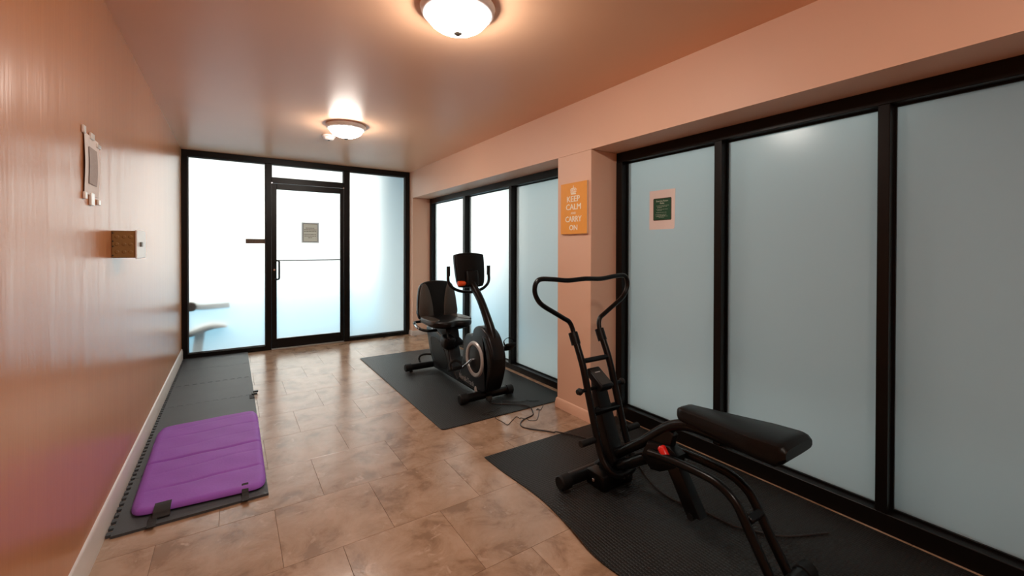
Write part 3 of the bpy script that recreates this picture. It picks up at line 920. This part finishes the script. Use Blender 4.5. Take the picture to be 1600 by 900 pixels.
for s in (-1, 1):
    hp = [(BX + s * 0.10, 3.98, 0.47), (BX + s * 0.20, 3.99, 0.475), (BX + s * 0.255, 4.04, 0.49), (BX + s * 0.262, 4.14, 0.515), (BX + s * 0.245, 4.21, 0.53), (BX + s * 0.15, 4.235, 0.53)]
    hd = obj('seat_handle', tube(hp, 0.014, 12, 5), 'black', bike)
    obj('pulse_sensor', tube([hp[2], ((Vector(hp[2]) + Vector(hp[3])) / 2 + Vector((s * 0.004, 0, 0))), hp[3]], 0.0152, 12, 4), 'chrome', hd)
obj('transport_handle', tube([(2.18, 4.30, 0.06), (2.175, 4.345, 0.085), (2.175, 4.355, 0.12), (2.20, 4.35, 0.145), (2.26, 4.34, 0.15), (2.31, 4.28, 0.15)], 0.011, 10, 5), 'black', bike)

# ================================================================== PADDED BENCH MACHINE
MX = 2.225
mc = thing('exercise_machine', 'black tubular exercise machine with long padded seat, red knob and looped handlebar', 'exercise machine', (MX, 1.3, 0.007))
bar_with_caps('front_stabilizer', 1.965, 2.485, 1.735, 0.049, 0.034, 'end_cap', mc)
obj('base_bracket', box((MX - 0.10, 1.585, 0.0085), (MX + 0.13, 1.72, 0.09), 0.012), 'black', mc)
for x, y in ((MX - 0.102, 1.66), (MX + 0.05, 1.583)):
    obj('bolt', lathe([(0, 0.008), (0.007, 0.007), (0.009, 0), (0.009, -0.006)], (x, y, 0.05), 'Y' if y < 1.6 else 'Z', 12), 'chrome', mc)
# uprights joined by a U bend at the base
for s in (-1, 1):
    dx = s * 0.105
    up = [(MX + dx, 1.800, 0.775), (MX + dx, 1.741, 0.645), (MX + dx, 1.694, 0.491), (MX + dx, 1.635, 0.302), (MX + dx, 1.597, 0.205), (MX + dx * 0.93, 1.562, 0.155), (MX + dx * 0.6, 1.535, 0.12), (MX, 1.53, 0.112)]
    u = obj('upright', tube(up, 0.0195, 14, 5), 'black', mc)
    cdir = Vector((0, 0.42, 0.92)).normalized()
    b = Vector((MX + dx, 1.812, 0.79))
    obj('collar', tube([b - cdir * 0.035, b + cdir * 0.035], 0.027, 16), 'blackplastic', u)
obj('cross_bar', tube([(MX - 0.1, 1.752, 0.672), (MX + 0.1, 1.752, 0.672)], 0.0145, 12), 'black', mc)
rod = obj('cross_rod', tube([(MX - 0.165, 1.703, 0.527), (MX + 0.165, 1.703, 0.527)], 0.010, 12), 'black', mc)
for s in (-1, 1):
    obj('rod_end', lathe([(0, -0.02), (0.014, -0.016), (0.02, 0), (0.014, 0.016), (0, 0.02)], (MX + s * 0.165, 1.703, 0.527), 'X', 16), 'rubbercap', rod)
obj('cross_bar', obox((MX, 1.672, 0.41), (0.20, 0.04, 0.028), Matrix.Rotation(0.3, 3, 'X'), 0.006), 'black', mc)
for s in (-1, 1):
    pg = obj('peg', tube([(MX + s * 0.09, 1.632, 0.283), (MX + s * 0.215, 1.632, 0.283)], 0.0135, 14), 'black', mc)
    obj('peg_grip', tube([(MX + s * 0.222, 1.632, 0.283), (MX + s * 0.128, 1.632, 0.283)], 0.0175, 14), 'rubbercap', pg)
# handlebar loop
hp = [(2.120, 1.808, 0.785), (2.120, 1.828, 0.84), (2.103, 1.838, 0.882), (2.062, 1.84, 0.907), (1.986, 1.84, 0.949), (1.918, 1.84, 0.987), (1.882, 1.84, 1.018), (1.86, 1.84, 1.058), (1.858, 1.84, 1.095), (1.872, 1.84, 1.123), (1.905, 1.84, 1.136), (1.99, 1.84, 1.131), (2.095, 1.84, 1.121)]
hpp = hp + [(MX, 1.84, 1.126)] + [(2 * MX - x, y, z) for x, y, z in hp[::-1]]
obj('handlebar', tube(hpp, 0.0138, 12, 4), 'black', mc)
# mast and display between the uprights
obj('mast', prism([(1.745, 0.56), (1.715, 0.555), (1.68, 0.46), (1.62, 0.30), (1.565, 0.17), (1.60, 0.08), (1.68, 0.08), (1.67, 0.2), (1.70, 0.35), (1.735, 0.48)], MX - 0.045, MX + 0.045, 'YZ', 0.008, 2), 'black', mc)
dr = Matrix.Rotation(math.radians(32), 3, 'X')
dsp = obj('display', obox((MX - 0.005, 1.715, 0.568), (0.095, 0.145, 0.042), dr, 0.010, 3), 'blackplastic', mc)
obj('display_face', obox(Vector((MX - 0.005, 1.715, 0.568)) + dr @ Vector((0, 0.0, 0.0205)), (0.078, 0.115, 0.004), dr, 0.001, 1), 'darkhole', dsp)
obj('display_mark', obox(Vector((MX - 0.005, 1.715, 0.568)) + dr @ Vector((0, 0.03, 0.0228)), (0.038, 0.006, 0.001), dr), 'silver', dsp)
# seat beam
sb = [(MX, 1.735, 0.062), (MX, 1.627, 0.160), (MX, 1.52, 0.245), (MX, 1.415, 0.325), (MX, 1.316, 0.412), (MX, 1.25, 0.462), (MX, 1.18, 0.492), (MX, 1.10, 0.502), (MX, 0.95, 0.50), (MX, 0.80, 0.502)]
obj('seat_beam', tube(sb, 0.0255, 16, 5), 'black', mc)
def seat_pad():
    bm = bmesh.new()
    n = 40
    prof = [(-1, 0.25), (-1, 0.62), (-0.93, 0.86), (-0.75, 0.97), (0, 1.0), (0.75, 0.97), (0.93, 0.86), (1, 0.62), (1, 0.25), (0.9, 0.06), (0.6, 0), (-0.6, 0), (-0.9, 0.06)]
    rings = []
    for k in range(n + 1):
        t = k / n
        y = 1.205 + (0.705 - 1.205) * t
        hw = 0.050 + 0.065 * min(1, (t / 0.75)) ** 1.2
        endr = 1.0
        if t < 0.08: endr = max(0.12, math.sqrt(max(0, 1 - ((0.08 - t) / 0.08) ** 2)))
        if t > 0.93: endr = max(0.55, math.sqrt(max(0, 1 - ((t - 0.93) / 0.085) ** 2)))
        z0 = 0.524 - 0.012 * t
        z1 = 0.583 + 0.028 * t
        zc = z0 + (z1 - z0) * 0.5
        if t > 0.93:
            z0 += 0.03 * (t - 0.93) / 0.07
        rings.append([bm.verts.new((MX + a * hw * (endr if t < 0.08 else 0.82 + 0.18 * endr), y, zc + (z0 + (z1 - z0) * b - zc) * endr)) for a, b in prof])
    m = len(prof)
    for a, b in zip(rings, rings[1:]):
        for k in range(m): bm.faces.new((a[k], a[(k + 1) % m], b[(k + 1) % m], b[k]))
    bm.faces.new(rings[0]); bm.faces.new(rings[-1][::-1])
    bmesh.ops.recalc_face_normals(bm, faces=bm.faces)
    return bm
sp_ = obj('seat_pad', seat_pad(), 'vinyl', mc)
obj('seat_plate', box((MX - 0.035, 0.76, 0.508), (MX + 0.035, 1.15, 0.528), 0.003, 1), 'black', sp_)
# rear rails, bending down to the floor bar
for s, name in ((-1, 'rail'), (1, 'rail')):
    x = MX + s * 0.055
    rp = [(x, 1.33, 0.318), (x, 1.21, 0.333), (x, 1.06, 0.337), (x, 0.985, 0.330), (x, 0.93, 0.305), (x, 0.895, 0.27), (x, 0.857, 0.205), (x, 0.790, 0.092), (x, 0.752, 0.032)]
    obj('rail', tube(rp, 0.0185, 14, 5), 'black', mc)
obj('rail_bridge', obox((MX, 0.865, 0.235), (0.09, 0.03, 0.03), Matrix.Rotation(math.radians(-60), 3, 'X'), 0.004, 1), 'black', mc)
bar_with_caps('rear_stabilizer', 2.07, 2.37, 0.735, 0.042, 0.030, 'end_cap', mc)
obj('pivot_bracket', prism([(1.40, 0.27), (1.36, 0.36), (1.24, 0.375), (1.19, 0.35), (1.20, 0.29), (1.29, 0.235), (1.34, 0.225)], MX - 0.034, MX + 0.034, 'YZ', 0.008, 2), 'black', mc)
obj('beam_link', prism([(1.37, 0.34), (1.33, 0.40), (1.25, 0.45), (1.22, 0.43), (1.25, 0.33)], MX - 0.02, MX + 0.02, 'YZ', 0.005, 1), 'black', mc)
obj('resistance_cylinder', tube([(MX, 1.56, 0.14), (MX, 1.36, 0.275)], 0.028, 16), 'black', mc)
obj('swing_post', prism([(1.27, 0.30), (1.19, 0.30), (1.078, 0.115), (1.148, 0.10)], MX - 0.03, MX + 0.03, 'YZ', 0.006, 2), 'black', mc)
obj('post_foot', tube([(MX - 0.035, 1.125, 0.106), (MX + 0.035, 1.125, 0.106)], 0.016, 12), 'rubbercap', mc)
ka, kb = Vector((MX - 0.046, 1.272, 0.372)), Vector((MX - 0.046, 1.232, 0.318))
kn = obj('adjust_knob', tube([ka, ka.lerp(kb, 0.08), ka.lerp(kb, 0.12), ka.lerp(kb, 0.9), kb], 0.019, 14, radii=[0.013, 0.018, 0.020, 0.019, 0.012]), 'red', mc)
kn['label'] = 'red plastic knob'
obj('red_stripe', box((MX - 0.0365, 1.23, 0.302), (MX - 0.034, 1.31, 0.309)), 'red', mc, smooth=False)
obj('knob_pin', tube([(MX - 0.02, 1.20, 0.34), (MX - 0.055, 1.19, 0.325)], 0.006, 10), 'chrome', mc)

# ================================================================== CABLES
laid = []
def cable(name, pts, r, label):
    P = smooth_path([(q[0], q[1], 0) for q in pts], 10)
    def ground(x, y):
        on = (1.725 < x < 2.947 and 2.768 < y < 5.14) or (1.74 < x < 2.98 and y < 2.288)
        return 0.0085 if on else 0.0008
    z = [ground(p.x, p.y) + r for p in P]
    for i, p in enumerate(P):
        for q, qr in laid:
            if (q.xy - p.xy).length < 0.016:
                z[i] = max(z[i], q.z + qr + r + 0.001)
    if len(pts[0]) > 2: z[0] = pts[0][2]
    for _ in range(2):
        z = [max(z[max(0, i - 1):i + 2]) for i in range(len(z))]
    P = [Vector((p.x, p.y, h)) for p, h in zip(P, z)]
    laid.extend((p, r) for p in P)
    o = obj(name, tube(P, r, 8), 'cable', None, (P[0].x, P[0].y, 0))
    return tag(o, label, 'cable')
cable('power_cable', [(2.295, 3.048, 0.03), (2.30, 3.0), (2.376, 2.938), (2.471, 2.853), (2.509, 2.773), (2.473, 2.689), (2.432, 2.644), (2.329, 2.614), (2.27, 2.568), (2.249, 2.51), (2.28, 2.447), (2.344, 2.371), (2.409, 2.272),
                      (2.473, 2.164), (2.50, 2.08), (2.54, 1.95), (2.557, 1.76), (2.50, 1.66), (2.43, 1.54), (2.385, 1.42), (2.385, 1.32), (2.422, 1.191), (2.435, 1.076), (2.462, 1.027), (2.56, 0.9), (2.75, 0.8)],
      0.0042, 'thick black cable looping from the bike across onto the nearer mat')
cable('thin_wire', [(2.66, 2.857), (2.599, 2.885), (2.578, 2.923), (2.531, 2.913), (2.467, 2.948), (2.394, 3.007), (2.351, 2.965), (2.31, 2.913), (2.247, 2.889), (2.202, 2.867), (2.159, 2.874), (2.105, 2.858), (2.15, 2.835), (2.167, 2.744), (2.177, 2.662), (2.181, 2.605),
                    (2.25, 2.65), (2.32, 2.693), (2.327, 2.625, 0.009), (2.393, 2.558), (2.441, 2.584), (2.50, 2.65), (2.547, 2.709), (2.53, 2.72), (2.558, 2.734, 0.006), (2.555, 2.70), (2.60, 2.735), (2.642, 2.772)],
      0.0023, 'thin kinked black wire lying between the two rubber mats')

# ================================================================== SIGNS AND WALL THINGS
# orange poster on the column
px = W1
py0, py1, pz0, pz1 = 2.328, 2.630, 1.416, 1.817
ps = thing('poster', 'orange canvas poster reading KEEP CALM AND CARRY ON with crown', 'poster', (px, (py0 + py1) / 2, pz0))
obj('canvas', box((px - 0.018, py0, pz0), (px - 0.0005, py1, pz1), 0.0015, 1), 'canvas', ps, smooth=False)
obj('print', box((px - 0.0192, py0 + 0.001, pz0 + 0.001), (px - 0.018, py1 - 0.001, pz1 - 0.001)), 'posteror', ps, smooth=False)
pc = (py0 + py1) / 2
for body, z, size, wd in (('KEEP', 1.687, 0.064, 0.146), ('CALM', 1.625, 0.064, 0.170), ('AND', 1.578, 0.026, 0.060), ('CARRY', 1.530, 0.064, 0.184), ('ON', 1.464, 0.058, 0.092)):
    bm = text_bm(body, size, face_negx((px - 0.0198, pc, z)), width=wd)
    base = list(bm.verts) + list(bm.edges) + list(bm.faces)
    for k, (oy, oz) in enumerate(((0.0016, 0.0), (-0.0016, 0.0), (0.0, 0.0013)) if size > 0.03 else ()):   # heavier strokes
        dup = bmesh.ops.duplicate(bm, geom=base)
        bmesh.ops.translate(bm, verts=[v for v in dup['geom'] if isinstance(v, bmesh.types.BMVert)], vec=(-0.00015 * (k + 1), oy, oz))
    obj('lettering', bm, 'posterwh', ps, smooth=False)
def crown():
    bm = bmesh.new()
    def P(y, z): return bm.verts.new((px - 0.0200, pc - y * 0.9, 1.756 + z * 0.8))
    def poly(L): bm.faces.new([P(*q) for q in L])
    poly([(-0.034, -0.026), (-0.030, -0.040), (0.030, -0.040), (0.034, -0.026), (0.0, -0.020)])
    for cx_, w in ((-0.031, 1), (-0.016, 1), (0, 1), (0.016, 1), (0.031, 1)):
        poly([(cx_ - 0.0065, -0.017), (cx_ * 0.95, -0.021), (cx_ + 0.0065, -0.017), (cx_ + 0.005, -0.008), (cx_, -0.005), (cx_ - 0.005, -0.008)])
    # arches
    for s in (-1, 1):
        arc = [(s * 0.036, -0.004), (s * 0.040, 0.008), (s * 0.030, 0.020), (s * 0.012, 0.024), (s * 0.002, 0.018)]
        arc2 = [(s * 0.031, -0.004), (s * 0.034, 0.006), (s * 0.026, 0.014), (s * 0.012, 0.017), (s * 0.002, 0.010)]
        for a in range(4): poly([arc[a], arc[a + 1], arc2[a + 1], arc2[a]])
        poly([(s * 0.006, -0.002), (s * 0.026, -0.002), (s * 0.026, 0.008), (s * 0.008, 0.012)])
    poly([(-0.003, -0.003), (0.003, -0.003), (0.003, 0.012), (-0.003, 0.012)])
    ring = [(0.0065 * math.cos(a), 0.026 + 0.0065 * math.sin(a)) for a in [2 * PI * k / 12 for k in range(12)]]
    poly(ring)
    poly([(-0.002, 0.032), (0.002, 0.032), (0.002, 0.047), (-0.002, 0.047)])
    poly([(-0.0065, 0.037), (0.0065, 0.037), (0.0065, 0.041), (-0.0065, 0.041)])
    r = bmesh.ops.extrude_face_region(bm, geom=list(bm.faces))
    for v in r['geom']:
        if isinstance(v, bmesh.types.BMVert): v.co.x += 0.0008
    bmesh.ops.recalc_face_normals(bm, faces=bm.faces)
    return bm
obj('crown_emblem', crown(), 'posterwh', ps, smooth=False)

# rules sheet on the near side window
rg = thing('rules_sheet', 'green exercise room rules notice on pale paper stuck to frosted pane', 'notice', (GX, 1.93, 1.44))
pb = bmesh.new()
q = [(2.037, 1.724), (1.821, 1.724), (1.826, 1.452), (1.836, 1.443), (2.039, 1.442)]
obj('sheet', prism(q, GX - 0.0022, GX - 0.0006, 'YZ'), 'paperback', rg, smooth=False)
obj('border', prism(roundrect(1.851, 1.507, 2.003, 1.666, 0.008), GX - 0.0034, GX - 0.0022, 'YZ'), 'greenedge', rg, smooth=False)
obj('green_panel', prism(roundrect(1.856, 1.512, 1.998, 1.661, 0.006), GX - 0.0042, GX - 0.0034, 'YZ'), 'green', rg, smooth=False)
for body, z, wd in (('Exercise Room', 1.645, 0.10), ('Rules', 1.629, 0.036)):
    obj('lettering', text_bm(body, 0.016, face_negx((GX - 0.0045, 1.927, z)), 0.0003, 0.0004, wd), 'palegreen', rg, smooth=False)
bm = bmesh.new()
for z, ya, yb in ((1.612, 1.976, 1.868), (1.604, 1.968, 1.885), (1.597, 1.968, 1.93), (1.585, 1.976, 1.88), (1.578, 1.968, 1.93), (1.563, 1.976, 1.89), (1.548, 1.985, 1.89), (1.541, 1.97, 1.90), (1.535, 1.98, 1.88), (1.528, 1.955, 1.91)):
    y = ya
    while y > yb:
        L = random.uniform(0.006, 0.016)
        add_box(bm, (GX - 0.0046, max(yb, y - L), z - 0.0012), (GX - 0.0042, y, z + 0.0012))
        y -= L + 0.003
o = obj('illegible_lines', bm, 'palegreen', rg, smooth=False)
o['kind'] = 'stuff'

# notice on the door pane
dn = thing('door_notice', 'taupe printed notice stuck on the glass door', 'notice', (1.36, D + 0.03, 1.365))
yn = D + 0.0295
def leaf(lo, hi):          # one sheet of paper facing the room
    bm = bmesh.new()
    bm.faces.new([bm.verts.new(c) for c in ((lo[0], lo[1], lo[2]), (hi[0], lo[1], lo[2]), (hi[0], lo[1], hi[2]), (lo[0], lo[1], hi[2]))])
    return bm
def leaf_ring(x0, z0, x1, z1, w, y):
    bm = bmesh.new()
    for a, b, c, e in ((x0, z0, x1, z0 + w), (x0, z1 - w, x1, z1), (x0, z0 + w, x0 + w, z1 - w), (x1 - w, z0 + w, x1, z1 - w)):
        bm.faces.new([bm.verts.new(q) for q in ((a, y, b), (c, y, b), (c, y, e), (a, y, e))])
    return bm
obj('margin', leaf_ring(1.254, 1.366, 1.467, 1.641, 0.0169, yn - 0.0016), 'noticeedge', dn, smooth=False)
obj('border', leaf_ring(1.271, 1.383, 1.450, 1.624, 0.006, yn - 0.0016), 'noticeline', dn, smooth=False)
obj('panel', leaf((1.277, yn - 0.0016, 1.389), (1.444, yn - 0.0016, 1.618)), 'notice', dn, smooth=False)
bm = bmesh.new()
for z, xa, xb in ((1.566, 1.305, 1.412), (1.543, 1.285, 1.438), (1.522, 1.283, 1.434), (1.480, 1.282, 1.434), (1.458, 1.287, 1.432), (1.437, 1.335, 1.384)):
    x = xa
    while x < xb:
        L = random.uniform(0.01, 0.03)
        add_box(bm, (x, yn - 0.0024, z - 0.0035), (min(xb, x + L), yn - 0.0018, z + 0.0035))
        x += L + 0.004
o = obj('illegible_lines', bm, 'noticeline', dn, smooth=False)
o['kind'] = 'stuff'

# plaque strip at the left of the door
pq = thing('door_plaque', 'narrow brown plaque strip on the frosted pane left of door', 'plaque', (0.74, D, 1.355))
obj('plate', box((0.629, GY - 0.004, 1.356), (0.8449, GY - 0.0004, 1.413)), 'plaque', pq, smooth=False)
bm = bmesh.new()
x = 0.655
while x < 0.82:
    L = random.uniform(0.012, 0.028)
    add_box(bm, (x, GY - 0.0048, 1.380), (x + L, GY - 0.004, 1.388)); x += L + 0.007
o = obj('illegible_lines', bm, 'noticeline', pq, smooth=False)
o['kind'] = 'stuff'

# taped paper on the left wall
tp = thing('paper_sheet', 'curled paper sheet taped to the left wall', 'paper', (0, 2.43, 1.50))
def sheet(y0_, y1_, z0_, z1_, off, th, curl=0.006):
    bm = bmesh.new()
    n = 12
    F, Bk = [], []
    for j in range(n + 1):
        a, b = [], []
        for i in range(n + 1):
            u, v = i / n, j / n
            x = off + curl * (math.sin(PI * v) * (0.4 + 0.6 * abs(1 - 2 * u)) + 0.5 * (1 - u) * abs(2 * v - 1) ** 3)
            y, z = y0_ + (y1_ - y0_) * u, z0_ + (z1_ - z0_) * v
            a.append(bm.verts.new((x + th, y, z))); b.append(bm.verts.new((x, y, z)))
        F.append(a); Bk.append(b)
    for j in range(n):
        for i in range(n):
            bm.faces.new((F[j][i], F[j][i + 1], F[j + 1][i + 1], F[j + 1][i]))
            bm.faces.new((Bk[j][i], Bk[j + 1][i], Bk[j + 1][i + 1], Bk[j][i + 1]))
    for k in range(n):
        bm.faces.new((F[0][k], Bk[0][k], Bk[0][k + 1], F[0][k + 1])); bm.faces.new((F[n][k], F[n][k + 1], Bk[n][k + 1], Bk[n][k]))
        bm.faces.new((F[k][0], F[k + 1][0], Bk[k + 1][0], Bk[k][0])); bm.faces.new((F[k][n], Bk[k][n], Bk[k + 1][n], F[k + 1][n]))
    bmesh.ops.recalc_face_normals(bm, faces=bm.faces)
    return bm
obj('sheet', sheet(2.322, 2.545, 1.520, 1.762, 0.0015, 0.0006), 'paper', tp)
obj('print_block', sheet(2.375, 2.50, 1.565, 1.715, 0.0062, 0.0004, 0.003), 'print', tp)
for (ya, yb, za, zb) in ((2.300, 2.33, 1.755, 1.785), (2.405, 2.455, 1.752, 1.778), (2.50, 2.56, 1.735, 1.752), (2.312, 2.345, 1.497, 1.525), (2.40, 2.45, 1.478, 1.530), (2.515, 2.55, 1.488, 1.512)):
    obj('tape', box((0.0006, ya, za), (0.0095, yb, zb), 0.002, 1), 'tape', tp)

# surface electrical box
eb = thing('switch_box', 'brown surface-mounted electrical box with white cover plate on left wall', 'electrical box', (0, 2.9, 1.25))
obj('body', box((0.0005, 2.79, 1.253), (0.088, 3.03, 1.387), 0.002, 1), 'brownbox', eb, smooth=False)
cv = obj('cover_plate', box((0.088, 2.785, 1.249), (0.095, 3.035, 1.391), 0.002, 1), 'white', eb, smooth=False)
obj('switch', box((0.095, 2.86, 1.308), (0.103, 2.90, 1.332), 0.002, 1), 'greyswitch', cv, smooth=False)
for a in (0.02, 0.046, 0.070):
    for z in (1.283, 1.320, 1.357):
        obj('knockout', lathe([(0, 0.0025), (0.006, 0.0022), (0.0085, 0.0), (0.0085, -0.001)], (a, 2.79, z), 'Y', 16), 'brownbox', eb)
for z in (1.265, 1.31, 1.335, 1.375):
    obj('screw', lathe([(0, 0.002), (0.003, 0.002), (0.0035, 0)], (0.005, 2.79, z), 'Y', 10), 'darkhole', eb)

# weight bench outside, only a blur through the frosting at the lower left
wb = thing('weight_bench', 'dark bench blurred behind the frosted glass at lower left', 'bench', (0.25, 6.5, -0.13))
obj('roller_pad', tube([(0.085, 6.232, 0.605), (0.085, 6.60, 0.605)], 0.056, 18), 'black', wb)
obj('arm', tube([(0.085, 6.32, 0.60), (0.20, 6.34, 0.585), (0.46, 6.37, 0.59)], 0.034, 12, 4), 'black', wb)
obj('seat', prism(rounded([(0.05, 0.29), (0.14, 0.335), (0.27, 0.37), (0.41, 0.35), (0.43, 0.325), (0.30, 0.315), (0.18, 0.28), (0.06, 0.24)], 4), 6.26, 6.60, 'XZ', 0.01, 2), 'black', wb)
obj('post', tube([(0.17, 6.36, 0.33), (0.12, 6.36, -0.08)], 0.05, 12), 'black', wb)
obj('foot', box((0.02, 6.40, -0.13), (0.33, 6.52, -0.07), 0.01), 'black', wb)
